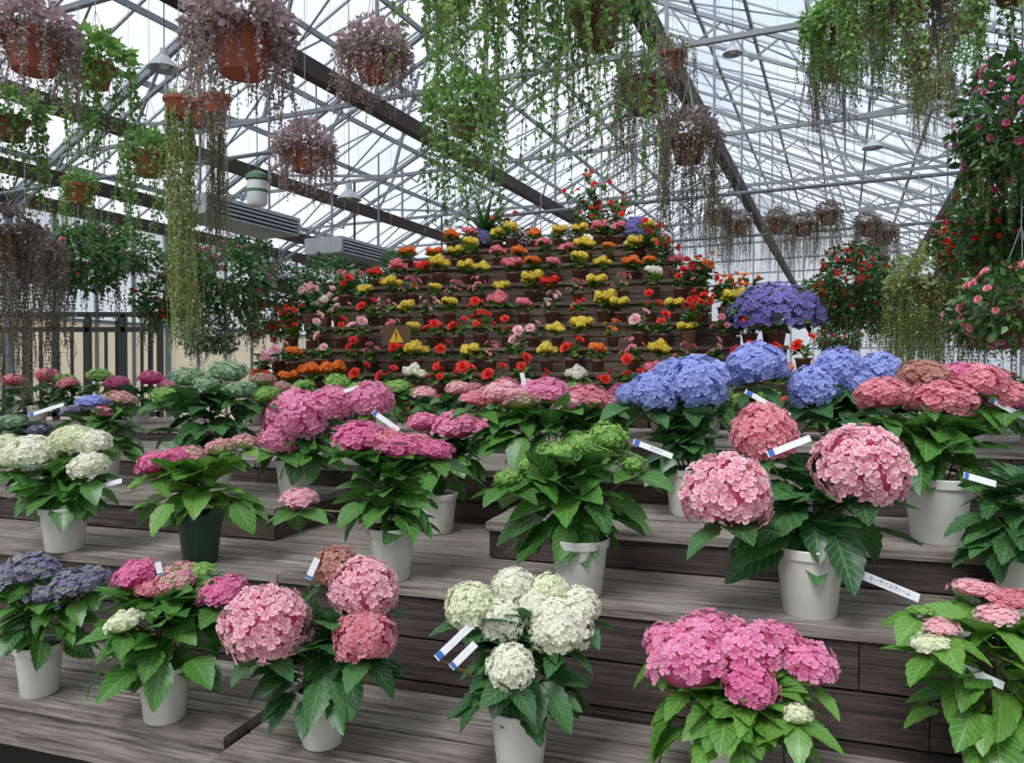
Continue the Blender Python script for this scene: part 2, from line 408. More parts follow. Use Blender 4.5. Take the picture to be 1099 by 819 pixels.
# ---------------------------------------------------------------- begonias
def begonia(kind,sd):
    r=random.Random(sd);mb=MB()
    mb.add(lathe([(0,0),(.038,0),(.05,.08),(.055,.082),(.055,.094),(.049,.094),(.043,.086),(0,.086)],16),mi=0)
    for i in range(20):
        az=r.random()*6.3;el=rad(r.uniform(-10,50));l=r.uniform(.05,.075);d=sph(az,el)
        b=np.array([0,0,r.uniform(.095,.15)])+d*r.uniform(.01,.04)
        mb.add(RLEAF,fr(d,r.gauss(0,.3),l),b,1,r.random())
    if kind==0:
        for i in range(6):
            a=i*1.3+r.random();q=r.uniform(.03,.068) if i else 0
            c=np.array([q*math.cos(a),q*math.sin(a),r.uniform(.15,.20)])
            moph(sd*10+i,20,.42,-.1,mb,np.eye(3)*r.uniform(.026,.036),c,2,core=True,jit=.2)
    elif kind==1:
        for i in range(3):
            a=i*2.1+r.uniform(-.5,.5);q=r.uniform(.02,.07);c=np.array([q*math.cos(a),q*math.sin(a),r.uniform(.15,.25)])
            tube(mb,[(0,0,.1),(c[0]*.6,c[1]*.6,.15),c],.003,4,1)
            nn=nrm([math.cos(a)*.6,math.sin(a)*.6-.6,.7])
            mb.add(ROSE[r.randrange(3)],frz(nn,r.random()*6,r.uniform(.032,.046)),c,2)
    else:
        for i in range(9):
            a=r.random()*6.3;q=r.uniform(.01,.09);c=np.array([q*math.cos(a),q*math.sin(a),r.uniform(.13,.24)])
            nn=nrm([math.cos(a),math.sin(a)-.3,.8])
            mb.add(ROSE[r.randrange(3)],frz(nn,r.random()*6,r.uniform(.017,.026)),c,2)
    return mb.mesh('begonia_%d'%kind,[POTB,BL,f_red])
BEG=[[begonia(k,100+10*k+i) for i in range(4)] for k in range(3)]
disp=empty('potted_begonia_display')
mix={0:[(f_red,1,3),(f_orange,0,1.5),(f_lpk,1,1),(f_sal,2,1),(f_red,2,1)],
     1:[(f_red,1,3),(f_orange,0,2),(f_sal,0,1.5),(f_red,2,1),(f_white,0,.4)],
     2:[(f_red,1,3),(f_orange,0,1.5),(f_sal,2,2),(f_lpk,1,1.5),(f_yel,0,.8)],
     3:[(f_red,1,2.5),(f_yel,0,1.7),(f_lpk,1,1),(f_sal,2,1.5),(f_red,2,1),(f_orange,2,1)],
     4:[(f_yel,0,2.2),(f_red,1,2.5),(f_sal,0,1.2),(f_lpk,2,1),(f_red,2,1),(f_white,0,.4)],
     5:[(f_yel,0,2.2),(f_red,1,1.5),(f_red,0,1.2),(f_sal,2,2),(f_white,0,.4)],
     6:[(f_yel,0,1.8),(f_red,0,1.5),(f_sal,0,2),(f_orange,0,1.5)],
     7:[(f_sal,0,2.2),(f_yel,0,2),(f_orange,0,2)],
     8:[(f_yel,0,1.3),(f_sal,0,1.3),(f_orange,0,1.2)]}
for k in range(NTI):
    u0,u1=TU[k];v=TV[k]+.115;n=int((u1-u0-.1)/.205)
    for i in range(n+1):
        u=u0+.07+(u1-u0-.14)*i/n+R.uniform(-.035,.035)
        ch=mix[k]; c=R.choices(ch,[x[2] for x in ch])[0]
        X,Y=PW(u,v+R.uniform(-.04,.04)); s=R.uniform(.92,1.22)
        obj('begonia',BEG[c[1]][R.randrange(4)],disp,loc=(X,Y,TZ[k]),rot=(0,0,R.uniform(-.9,.9)),sc=(s,s,s*R.uniform(.88,1.1)),mats={2:c[0]})

# ---------------------------------------------------------------- hydrangeas
hyd('violet_potted_hydrangea',40,745,Z1,.135,.15,(-25,610,112,700),[(35,612,27,f_viol),(78,628,26,f_viol),(8,622,25,f_viol),(95,622,20,f_viol),(50,640,22,f_viol)],LF,.10,60,1,kind='lace',flat=.6,tags=[(60,655,52,632,-.05)])
hyd('pink_potted_hydrangea',175,772,Z1,.145,.15,(78,622,268,722),[(146,620,27,f_hot),(237,637,26,f_hot),(190,622,24,f_pgreen),(132,670,20,f_grwhite),(215,615,16,f_green),(165,632,20,f_coral)],LF,.125,62,2,kind='lace',flat=.6,tags=[(171,618,168,604,-.03)])
hyd('pink_potted_hydrangea',345,799,Z1-.012,.14,.15,(262,645,440,755),[(285,672,50,f_pic,-.06),(391,633,39,f_pic,-.02),(391,687,36,f_coral,-.08),(361,609,26,f_dull,.05)],LD,.125,54,3,tags=[(330,622,340,600,0)])
hyd('white_potted_hydrangea',558,830,Z1-.012,.15,.16,(480,650,640,770),[(505,652,30,f_grwhite),(551,631,25,f_white,.06),(588,637,25,f_grwhite,.05),(538,668,27,f_white),(600,673,38,f_white),(548,718,29,f_white),(622,652,24,f_white,.03),(574,655,24,f_white,.02)],LD,.115,62,4,tags=[(468,708,510,668,-.05),(484,718,510,692,-.08)])
hyd('pink_potted_hydrangea',778,862,Z1-.012,.16,.16,(700,705,908,800),[(742,712,46,f_pink),(798,706,48,f_pink),(716,692,27,f_pink),(868,717,33,f_pink),(832,690,30,f_pink,.06),(760,682,32,f_pink,.06),(806,740,32,f_hot,-.06),(858,770,15,f_grwhite)],LB,.115,66,5,flat=.75,kind='lace')
hyd('pink_potted_hydrangea',1075,868,Z1-.012,.16,.16,(965,650,1190,800),[(1048,634,26,f_lpk),(1085,645,28,f_coral),(1072,662,22,f_lpk),(1000,692,22,f_grwhite),(1012,674,18,f_lpk),(1130,650,36,f_coral),(990,657,14,f_green)],LB,.115,70,6,kind='lace',flat=.4,tags=[(1022,712,1080,738,-.05)])
hyd('white_potted_hydrangea',68,590,Z2,.17,.16,(0,488,128,552),[(36,488,28,f_white),(78,474,25,f_grwhite),(95,501,22,f_white),(14,494,20,f_grwhite),(100,476,20,f_white),(8,480,18,f_grwhite)],LF,.13,48,7,kind='mop',flat=.7,tags=[(100,524,130,516,-.05)])
hyd('pink_green_potted_hydrangea',214,603,Z2,.155,.17,(130,488,285,570),[(168,498,23,f_hot),(205,490,17,f_pgreen),(237,482,17,f_pgreen),(262,476,15,f_pgreen),(190,492,18,f_hot)],LB,.135,56,8,POTG,kind='lace',flat=.6)
hyd('hot_pink_potted_hydrangea',420,621,Z2,.155,.165,(345,478,485,580),[(385,470,28,f_hot),(432,484,26,f_hot),(468,484,20,f_hot),(412,476,26,f_coral),(320,537,20,f_pic,-.05),(445,478,22,f_coral)],LF,.14,54,9,kind='lace',flat=.6,tags=[(400,442,428,462,.1)])
hyd('green_budded_hydrangea',622,639,Z2,.175,.17,(520,482,700,585),[(600,490,24,f_green),(652,470,22,f_green),(572,500,18,f_green),(640,494,20,f_green),(625,478,20,f_green),(680,500,16,f_green),(545,515,16,f_green)],LF,.15,60,10,kind='bud',flat=.7,tags=[(680,474,722,490,-.02,'アジサイ',.016)])
hyd('pink_potted_hydrangea',870,659,Z2,.185,.185,(775,490,990,625),[(780,533,51,f_pic,-.1),(924,504,54,f_pic,-.08),(820,468,38,f_coral,.05)],LD,.175,46,11,tags=[(912,612,988,643,-.1,'キーザイルネ1ーム',.022),(824,488,870,470,-.05)])
hyd('coral_potted_hydrangea',1007,581,Z3,.20,.20,(905,440,1090,515),[(948,425,33,f_coral),(1010,430,36,f_coral),(1048,412,34,f_coral),(992,403,28,f_dull),(1078,426,26,f_coral),(1030,405,26,f_hot)],LF,.15,50,12,kind='mop',flat=.6,tags=[(1062,428,1100,448,-.05)])
hyd('leafy_potted_hydrangea',1100,658,Z2,.15,.15,(1015,500,1180,600),[(1095,535,12,f_white),(1075,525,8,f_grwhite)],LD,.14,50,13,kind='lace',flat=.6,tags=[(1035,510,1070,520,-.05)])
hyd('blue_potted_hydrangea',738,552,Z3,.17,.17,(680,430,800,520),[(748,412,36,f_blue),(700,424,29,f_blue),(812,394,33,f_blue,.15),(722,406,25,f_blue,.08),(675,425,16,f_blue)],LD,.16,48,14,tags=[(800,420,848,446,-.1)],flat=.8)
hyd('blue_potted_hydrangea',905,514,Z4,.17,.17,(830,412,975,470),[(873,418,29,f_blue),(900,398,27,f_blue),(942,402,28,f_blue,.1),(920,412,20,f_blue)],LD,.16,44,15)
hyd('pink_potted_hydrangea',315,530,Z3,.16,.15,(285,445,400,510),[(318,450,39,f_pink),(398,430,26,f_pink),(356,436,28,f_pink),(300,470,24,f_pink)],LF,.14,46,16,tags=[(355,425,385,415,0)],flat=.75)
hyd('pink_potted_hydrangea',470,571,Z2,.16,.16,(430,460,540,530),[(487,460,26,f_pink),(455,455,20,f_pink),(520,462,18,f_pink)],LF,.13,46,17,kind='lace',flat=.6)
hyd('pink_lacecap_hydrangea',590,547,Z3,.16,.16,(495,425,690,490),[(540,424,26,f_lpk),(585,420,28,f_pink),(632,428,27,f_coral),(560,432,24,f_pgreen),(655,436,18,f_pink),(610,434,24,f_lpk),(512,430,18,f_coral)],LF,.15,60,18,kind='lace',flat=.5,tags=[(566,428,560,400,0)])
hyd('green_budded_hydrangea',228,532,Z3,.17,.17,(160,410,295,490),[(203,407,22,f_teal),(245,400,24,f_teal),(258,420,20,f_teal),(180,425,18,f_green),(285,425,16,f_green),(225,415,20,f_teal)],LD,.15,56,19,kind='bud',flat=.6)
hyd('blue_violet_hydrangea',110,520,Z3,.16,.16,(60,430,165,490),[(100,432,17,f_blue),(130,428,16,f_pgreen),(80,442,14,f_viol),(115,442,14,f_pink)],LF,.13,50,20,kind='lace',flat=.5,tags=[(30,446,68,434,0)])
hyd('grey_leaved_plant',25,520,Z3,.16,.16,(-25,450,70,500),[(10,455,20,f_teal),(40,462,18,f_viol)],GR,.09,80,21,kind='bud',flat=.5)
# back rows on the upper steps
rb=random.Random(3)
cols=[f_coral,f_green,f_pgreen,f_green,f_lpk,f_green,f_hot]
for i,px in enumerate([40,95,150,270,350,415,480,530,600,655,710,760,850,900,960,1040,1110]):
    v=3.95+rb.uniform(-.1,.35); a=math.atan((px-CX)/F)
    Y=v*math.cos(a)/math.cos(a-TH); m=cols[(i*3)%7]
    py=HY+(CZ-Z5)*F/Y
    hyd('potted_hydrangea',px,py,Z5,.14,.11,(px-46,py-44,px+46,py-12),[(px-25,py-42,13,m),(px+12,py-47,14,m),(px+32,py-40,11,m)],LF if i%2 else LD,.115,40,30+i,kind='lace',flat=.6)

# ---------------------------------------------------------------- hanging plants
def foliage(sd,nstr=26,l0=.3,l1=.75,leaf=.03,gap=.03,dn=250,dr=.16,dleaf=.05,spr=.08,zlow=-.1,fl=0,fs=.03,lw=1.,flT='r',zs=.8):
    r=random.Random(sd);mb=MB()
    for i in range(dn):
        az=r.random()*6.3; el=math.asin(r.uniform(zlow,1)); q=dr*r.uniform(.55,1.05)
        d=sph(az,el); p=d*q; p[2]=p[2]*zs+.02
        mb.add(SLEAF,fr(nrm(d+np.array([r.gauss(0,.5),r.gauss(0,.5),r.gauss(0,.4)-.2])),r.gauss(0,.8),dleaf*r.uniform(.7,1.3)),p,0,r.random())
    for i in range(nstr):
        a=r.random()*6.3; l=r.uniform(l0,l1); p=np.array([math.cos(a)*.1,math.sin(a)*.1,.02]); pts=[p]
        out=r.uniform(.3,1)*spr; q=p+np.array([math.cos(a)*out,math.sin(a)*out,.01]); pts.append(q)
        w=r.gauss(0,.06);w2=r.gauss(0,.06); ns=max(2,int(l/gap)); prev=q
        for k in range(ns):
            prev=prev+np.array([w*gap+r.gauss(0,.004),w2*gap+r.gauss(0,.004),-gap])
            if k%3==0 or k==ns-1: pts.append(prev)
            for sgn in (0,1):
                az=r.random()*6.3
                mb.add(SLEAF,fr(sph(az,rad(r.uniform(-70,5))),r.gauss(0,.6),leaf*r.uniform(.7,1.3)*(1-.4*k/ns),lw),prev,0,r.random())
        tube(mb,pts,.0016,3,1)
    for i in range(fl):
        az=r.random()*6.3; el=math.asin(r.uniform(max(-.9,zlow),1)); d=sph(az,el); q=dr*r.uniform(.9,1.12);p=d*q;p[2]=p[2]*zs+.02
        mb.add(ROSE[i%3] if flT=='r' else FLO[i%4],frz(nrm(d+np.array([0,-.2,0])),r.random()*6,fs*r.uniform(.7,1.2)),p,2,r.random())
    return mb.mesh('trailing_foliage',[IV,STEM,f_red])
FV={'ivy':[foliage(1,34,.25,.7,.034,.026,260,.15,.05),foliage(2,40,.2,.55,.034,.026,300,.16,.05)],
    'ivybig':[foliage(3,54,.2,.95,.033,.028,500,.25,.045,spr=.25),foliage(4,50,.2,.88,.033,.028,400,.22,.045,spr=.27)],
    'purple':[foliage(5,110,.08,.34,.026,.02,900,.19,.042,spr=.12,zlow=-.45),foliage(6,110,.08,.4,.026,.02,900,.2,.042,spr=.12,zlow=-.45)],
    'plong':[foliage(7,100,.25,.85,.02,.02,600,.18,.036,spr=.1,zlow=-.3)],
    'string':[foliage(8,34,.3,.95,.014,.014,200,.13,.03,spr=.08)],
    'rope':[foliage(9,50,.95,1.25,.03,.013,60,.1,.03,spr=.0)],
    'ball':[foliage(10,40,.1,.35,.03,.025,1100,.28,.05,spr=.15,zlow=-.85)],
    'flower':[foliage(11,40,.1,.4,.03,.025,1100,.28,.05,spr=.15,zlow=-.85,fl=70,fs=.026),foliage(12,40,.1,.4,.03,.025,1100,.3,.05,spr=.18,zlow=-.85,fl=60,fs=.024)],
    'fewflower':[foliage(21,60,.1,.5,.03,.025,1300,.29,.05,spr=.16,zlow=-.95,fl=26,fs=.02)],
    'tallflower':[foliage(22,90,.25,.5,.03,.022,1500,.27,.05,spr=.13,zlow=-1,fl=170,fs=.018,zs=1.15)],
    'curtain':[foliage(13,170,.3,.75,.022,.02,800,.26,.045,spr=.17,zlow=-.3)],
    'mound':[foliage(14,0,0,0,.03,.03,500,.27,.05,zlow=-.1,fl=900,fs=.02,flT='f')]}
bp=MB();bp.add(lathe([(0,-.17),(.085,-.17),(.125,-.03),(.127,-.028),(.14,-.025),(.142,.0),(.135,.004),(.128,-.01),(0,-.012)],32),mi=0)
BPOT=bp.mesh('hanging_pot',[POTT],True,35)
GA=rad(24);gc,gs=math.cos(GA),math.sin(GA)
BR,BLFT,BRT,ZE,ZR=-3.4,-12.,5.2,4.3,8.5
SL=(ZR-ZE)/8.6
def roofz(X,Y):
    b=X*gc-Y*gs; return ZR-abs(b-BR)*SL
def basket(px,py,d,kind,lm,name='hanging_basket',s=1.,ps=1.,pot=POTT,fm=None,sd=0,z=None):
    r=random.Random(sd+int(px)); P=W(px,py,d)
    E=empty(name,P)
    obj('pot',BPOT,E,sc=(ps,ps,ps),mats={0:pot})
    if kind:
        m={0:lm}
        if fm: m[2]=fm
        q=.5 if kind=='rope' else 1
        vs=FV[kind]; obj('foliage',vs[r.randrange(len(vs))],E,rot=(0,0,r.random()*6.3),sc=(s*q,s*q,s),mats=m)
    mb=MB(); top=roofz(P[0],P[1])-P[2]-.05; h=.42*ps
    for k in range(3):
        a=k*2.094+r.random(); tube(mb,[(.135*ps*math.cos(a),.135*ps*math.sin(a),0),(0,0,h)],.002,4)
    tube(mb,[(0,0,h),(0,0,top)],.0022,4)
    obj('hanger_wire',mb.mesh('wire',[METAL]),E)
    return E
PB='hanging_purple_trailing_basket';IB='hanging_ivy_basket';FB='hanging_flower_basket'
for t in [(38,40,3.3,'purple',PK,PB,.85,.95),(105,72,4.0,'ivy',IV,IB,1.15,.7),(262,36,2.8,'purple',PK,PB,.95,.95),(402,58,3.9,'purple',PK,PB,.9,.85),
  (212,112,4.6,'string',PU,PB,.7,.8),(12,128,4.0,'ivy',IV,IB,1.1,.7),(162,166,5.4,'ivy',IV,IB,1.15,.95),(87,200,6.0,'ivy',IV,'hanging_clay_pot',.8,.85),
  (328,160,5.2,'purple',PK,PB,1.,.95),(497,122,4.2,'ivy',IV,IB,1.3,.75),(0,252,4.2,'plong',PU,PB,1.1,.8),(28,275,4.6,'plong',PU,PB,1.2,.8),(194,108,3.4,'rope',ST,'hanging_string_plant',.95,.5),(234,105,3.6,'rope',SG,'hanging_string_plant',.7,.5),
  (640,16,3.0,'string',IV,IB,.8,.8),(520,-75,2.5,'ivybig',IV,IB,1,.9),(606,-60,2.6,'ivybig',IV,IB,1.,.9),(565,-80,3.0,'ivybig',IV,IB,1,.8),
  (690,90,4.3,'plong',PU,PB,.9,1.),(738,150,4.8,'plong',PU,PB,1.1,.9),(720,60,5.5,'string',SG,PB,1,.8),(480,10,5.6,'ivy',IV,IB,1,.7),
  (935,-30,3.4,'ivy',IV,IB,1.1,.7),(905,30,4.6,'purple',IV,IB,1.2,.7),(985,60,5.,'ivy',ST,IB,.9,.6),(975,0,3.8,'purple',PU,PB,1.,.7),(1000,90,6,'plong',SG,PB,.8,.7),
  (1085,-30,3.,'ivy',IV,IB,1,.7),(890,70,5.2,'plong',PU,PB,.8,.7),(1030,20,6,'ivy',IV,IB,1.1,.8)]:
    basket(t[0],t[1],t[2],t[3],t[4],t[5],t[6],t[7],pot=POTTD if t[0]>600 or t[0]<30 else POTT)
for x,y in((770,228),(792,238),(833,236),(861,240),(888,228),(930,240),(948,250),(1020,262)):
    basket(x,y,9.,'plong',PU,PB,.85,.9,POTTD)
for t in [(915,310,6.0,'tallflower',BU,1.05,f_red),(1003,305,4.9,'curtain',ST,1.1,None),(1094,140,3.0,'tallflower',BU,.9,f_mag),(1085,235,3.3,'tallflower',BU,.85,f_red),(1058,262,4.2,'flower',BU,.9,f_red),(1095,335,2.9,'flower',BU,.75,f_sal),(1065,345,3.6,'flower',BU,.7,f_lpk),(1045,300,5.,'tallflower',BU,.9,f_sal),
   (85,282,6.3,'fewflower',BU,1.25,f_mag),(140,275,8.,'ball',BU,1.1,None),(243,305,7.3,'fewflower',BU,1.5,f_mag),(355,305,9.,'ball',BU,1.35,None),(225,362,7.2,'ball',GR,.95,None),
   (178,325,8.5,'fewflower',BU,1.2,f_red),(300,300,9.5,'ball',GR,1.,None),(290,345,9.5,'flower',BU,1.2,f_red),(370,280,11,'ball',BU,1.2,None),(205,285,10.,'fewflower',BU,1.2,f_mag),
   (50,285,9,'ball',BU,1.2,None),(330,330,10,'fewflower',BU,1.3,f_red),(385,320,11,'ball',BU,1.3,None),(268,270,11,'ball',BU,1.2,None),(110,262,10,'ball',BU,1.2,None),
   (960,335,9,'fewflower',BU,1.3,f_mag),(1050,330,8,'ball',BU,1.4,None),(880,320,11,'ball',BU,1.2,None),(420,315,12,'fewflower',BU,1.4,f_red),(900,365,8,'flower',BU,.8,f_red),(945,300,10,'ball',BU,1.1,None),(985,350,8,'curtain',IV,.9,None)]:
    basket(t[0],t[1],t[2],t[3],t[4],FB if t[6] else 'hanging_leafy_basket',t[5],.8,POTTD,t[6])

# mounds & plants sitting on the pyramid
TOP=NTI-1
def seat(px,k,dv=.12):
    v=TV[k]+dv; u=uat(px,v); X,Y=PW(u,v); return X,Y,TZ[k]
def mound(name,px,k,s,lm,fm,kind='mound',dv=.3,ps=1.):
    X,Y,Z=seat(px,k,dv); E=empty(name,(X,Y,Z))
    obj('pot',POTM,E,sc=(.24*ps,.24*ps,.2*ps),mats={0:POTB})
    obj('foliage',FV[kind][0],E,loc=(0,0,.2*ps),rot=(0,0,1.3*px),sc=(s,s,s),mats={0:lm,2:fm} if fm else {0:lm})
mound('lavender_flower_mound',830,3,1.3,BU,f_lav,dv=.35,ps=.8)
mound('lavender_flower_mound',682,TOP,.8,BU,f_lav,dv=.3,ps=.5)
mound('mauve_flower_mound',515,TOP,.6,GR,f_lav,dv=.35,ps=.5)
mound('green_shrub',424,7,.5,BU,None,'ball',dv=.3,ps=.5)
mound('dark_red_shrub',566,TOP,.6,m_leaf('dark_red_leaf','#3a2020','#6a4034','#604040',veins=False),None,'ball',dv=.4,ps=.5)
mound('grey_shrub',603,TOP,.5,GR,None,'ball',dv=.35,ps=.5)
def tall(name,X,Y,Z,h,n,fm,sd,sp=.22,lf=RLEAF,lm=BU,fs=.035,fls=5):
    r=random.Random(sd);mb=MB();E=empty(name,(X,Y,Z))
    obj('pot',POTM,E,sc=(.14,.14,.12),mats={0:POTB})
    for i in range(n):
        a=r.random()*6.3;o=r.uniform(.2,1)*sp;p=np.array([math.cos(a)*o,math.sin(a)*o,.11+h*r.uniform(.55,1)])
        m=np.array([p[0]*.4,p[1]*.4,p[2]*.6]);tube(mb,[(0,0,.1),m,p],.004,4,1)
        for k in range(9):
            t=r.uniform(.25,1);q=(1-t)**2*np.array([0,0,.1])+2*t*(1-t)*m+t*t*p;d=sph(r.random()*6.3,rad(r.uniform(-20,50)))
            mb.add(lf,fr(d,r.gauss(0,.4),r.uniform(.05,.1)),q,0,r.random())
        for k in range(fls):
            d=sph(r.random()*6.3,rad(r.uniform(-20,80)));mb.add(ROSE[k%3],frz(nrm(d+np.array([0,-.5,0])),r.random()*6,fs*r.uniform(.7,1.1)),p+d*.05,2)
    obj('foliage',mb.mesh('tall_plant',[lm,STEM,fm or f_red]),E)
for px,dv,h,sd in((640,.4,.66,1),(620,.3,.45,2),(662,.5,.5,3),(650,.25,.35,9),(538,.5,.35,19)):
    X,Y,Z=seat(px,TOP,dv);tall('red_flowering_plant',X,Y,Z,h,8,f_red,sd,fls=1,fs=.032)
for px,k,fm,sd in((706,7,f_red,4),(722,6,f_red,5),(758,5,f_orange,6),(746,5,f_red,7),(785,4,f_red,8),(798,4,f_orange,22),(745,3,f_red,23),(340,4,f_lpk,11),(355,4,f_lpk,12),(285,1,f_lpk,13),(318,3,f_red,15),(378,5,f_sal,16)):
    X,Y,Z=seat(px-6,k,.15);tall('begonia_plant',X,Y,Z,.24,6,fm,sd,.13,fls=2,fs=.032)
def palm(name,X,Y,Z,L,n,sd):
    r=random.Random(sd);mb=MB();E=empty(name,(X,Y,Z));obj('pot',POTM,E,sc=(.2,.2,.18),mats={0:POTB})
    for i in range(n):
        mb.add(LLEAF,fr(sph(r.random()*6.3,rad(r.uniform(25,85))),0,L*r.uniform(.7,1.1)),(0,0,.17),0,r.random())
    obj('foliage',mb.mesh('palm',[BU]),E)
X,Y,Z=seat(520,TOP,.6);palm('spiky_dracaena',X,Y,Z,.5,40,1)
# warning sign on the pyramid
X,Y,Z=seat(427,3,.0);E=empty('warning_sign',(X,Y-.06,Z-.03),(0,0,-PT));mb=MB()
box(mb,-.12,.12,-.006,.006,.05,.21,0);box(mb,-.01,.01,.006,.016,-.16,.2,0)
mb.add(TP([(-.06,-.009,.075),(.06,-.009,.075),(0,-.009,.185)],[(0,1,2)]),mi=1)
mb.add(TP([(-.005,-.011,.115),(.005,-.011,.115),(.007,-.011,.158),(-.007,-.011,.158)],[(0,1,2,3)]),mi=2);box(mb,-.006,.006,-.012,-.01,.092,.104,2)
obj('board',mb.mesh('sign',[BRN,YEL,INK],False),E)
# right-hand bench with shrubs
mb=MB();boards(mb,1.75,5.2,4.75,5.6,1.12,5,mi=0,sd=90);riser(mb,1.75,5.2,4.76,.5,1.09,4,1,91)
for u in(1.8,2.9,4,5.1):
    for v in(4.82,5.5):box(mb,u,u+.07,v,v+.07,0,1.09,1)
riser(mb,2.8,5.2,5.62,1.2,1.5,2,0,92)
obj('wooden_plant_bench',mb.mesh('bench',[wood_top,wood_dark],False),rot=(0,0,-PT))
for i in range(9):
    u=1.95+i*.36;v=5.15+.1*(i%2);X,Y=PW(u,v)
    E=empty('potted_shrub',(X,Y,1.12));obj('pot',POTM,E,sc=(.17,.17,.15),mats={0:POTW if i%2 else POTB})
    obj('foliage',FV['ball' if i%3 else 'flower'][0],E,loc=(0,0,.24),rot=(0,0,i),sc=(.62,.62,.62),mats={0:[BU,GR,IV][i%3],2:[f_red,f_lpk,f_mag][i%3]})

# ---------------------------------------------------------------- greenhouse shell
def glassmat(name,f,tint,tcol):
    N=NT(name);tc=N.n('ShaderNodeTexCoord');no=N.n('ShaderNodeTexNoise');no.inputs['Scale'].default_value=.7;no.inputs['Detail'].default_value=4
    mp=N.n('ShaderNodeMapping');mp.inputs['Scale'].default_value=(1,1,.3);N.l(tc.outputs['Object'],mp.inputs[0]);N.l(mp.outputs[0],no.inputs['Vector'])
    t=N.n('ShaderNodeBsdfTransparent');t.inputs[0].default_value=tcol
    d=N.n('ShaderNodeBsdfTranslucent');d.inputs[0].default_value=lin(tint)
    m=N.n('ShaderNodeMixShader');N.l(N.math('MULTIPLY_ADD',no.outputs[0],.6,f-.3,clamp=True),m.inputs[0])
    N.l(t.outputs[0],m.inputs[1]);N.l(d.outputs[0],m.inputs[2]);return N.out(m.outputs[0])
GL=glassmat('whitewashed_glass',.5,'#b4b9c0',(.70,.72,.74,1));GC=glassmat('clear_glass',.25,'#b8c0ca',(.76,.80,.84,1))
A0,A1=-6.,30.
RT=(0,0,-GA)
def quad(name,pts,m):
    mb=MB();mb.add(TP(pts,[(0,1,2,3)]));return obj(name,mb.mesh(name,[m],False),rot=RT)
quad('roof_glass_left',[(BLFT,A0,ZE),(BLFT,A1,ZE),(BR,A1,ZR),(BR,A0,ZR)],GL)
quad('roof_glass_right',[(BR,A0,ZR),(BR,A1,ZR),(BRT,A1,ZE),(BRT,A0,ZE)],GC)
mb=MB()
for sgn,be in((-1,BLFT),(1,BRT)):
    n=9
    for i in range(n+1):
        t=i/n;b=be+(BR-be)*t;z=ZE+(ZR-ZE)*t-.07
        beam(mb,(b,A0,z),(b,A1,z),.05,.08,0)
    a=A0
    while a<=A1:
        beam(mb,(be,a,ZE+.0),(BR,a,ZR+.0),.035,.05,1); a+=.75
a=A0+1.5
while a<A1:
    for be in(BLFT,BRT):
        n=9;o=.55
        def top(t): return np.array([be+(BR-be)*t,a,ZE+(ZR-ZE)*t-.13])
        def bot(t): p=top(t);p[2]-=o*(.35+.65*min(1,t*3));return p
        beam(mb,top(0),top(1),.07,.07,0);beam(mb,bot(0),bot(1),.05,.05,0)
        for i in range(n):
            beam(mb,bot(i/n),top((i+.5)/n),.035,.035,0);beam(mb,top((i+.5)/n),bot((i+1)/n),.035,.035,0)
        beam(mb,(be,a,0),(be,a,ZE),.1,.1,0)
        beam(mb,bot(.33),((be+BR)/2-(be-BR)*.1,a,4.75),.04,.04,0);beam(mb,bot(.66),((be+BR)/2-(be-BR)*.1,a,4.75),.04,.04,0)
    beam(mb,(BLFT,a,4.75),(BRT,a,4.75),.05,.05,0)
    for b in(-8.55,-5.1,-1.64,1.8): beam(mb,(b,a,4.75),(b,a,ZR-abs(b-BR)*SL-.2),.035,.035,0)
    if a+3<A1:
        for be in(BLFT,BRT):
            beam(mb,(be,a,ZE-.1),(BR,a+3,ZR-.12),.025,.025,0);beam(mb,(be,a+3,ZE-.1),(BR,a,ZR-.12),.025,.025,0)
    a+=3
obj('greenhouse_roof_frame',mb.mesh('roof_frame',[METAL,METALW],False),rot=RT)
mb=MB()
for b in(-8.55,-5.1,-1.64,1.8): beam(mb,(b,A0,4.66),(b,A1,4.66),.13,.19,0)
for b in(BLFT+.05,BRT-.05): beam(mb,(b,A0,ZE-.05),(b,A1,ZE-.05),.18,.2,0)
beam(mb,(BR,A0,ZR-.1),(BR,A1,ZR-.1),.1,.16,0)
obj('wooden_roof_beams',mb.mesh('beams',[DARKM],False),rot=RT)
mb=MB()
for a_,z_,b0,b1 in((9.6,3.72,-5,5.1),(6.5,3.95,-12,-5),(12.5,3.7,-12,5.1)):
    tube(mb,[(b0,a_,z_),(b1,a_,z_)],.025,8)
for b_ in(-5,-2.5,0,2.5,5): tube(mb,[(b_,9.6,3.72),(b_,9.6,ZR-abs(b_-BR)*SL-.1)],.01,5)
for b_ in(-11.5,-8.5,-5.2): tube(mb,[(b_,6.5,3.95),(b_,6.5,4.7)],.01,5)
for b_ in(-11.5,-8.5,-5,-1.6,1.8,4.8): tube(mb,[(b_,12.5,3.7),(b_,12.5,4.75)],.01,5)
obj('hanging_rail_pipes',mb.mesh('rails',[METAL]),rot=RT)
mb=MB();beam(mb,(-7.6,3,3.55),(-7.6,24,3.55),.1,.14,0)
a=4.5
while a<24: beam(mb,(-7.6,a,3.55),(-7.6,a,4.75),.03,.03,0);a+=3
obj('wooden_hanging_beam',mb.mesh('hbeam',[DARKM],False),rot=RT)
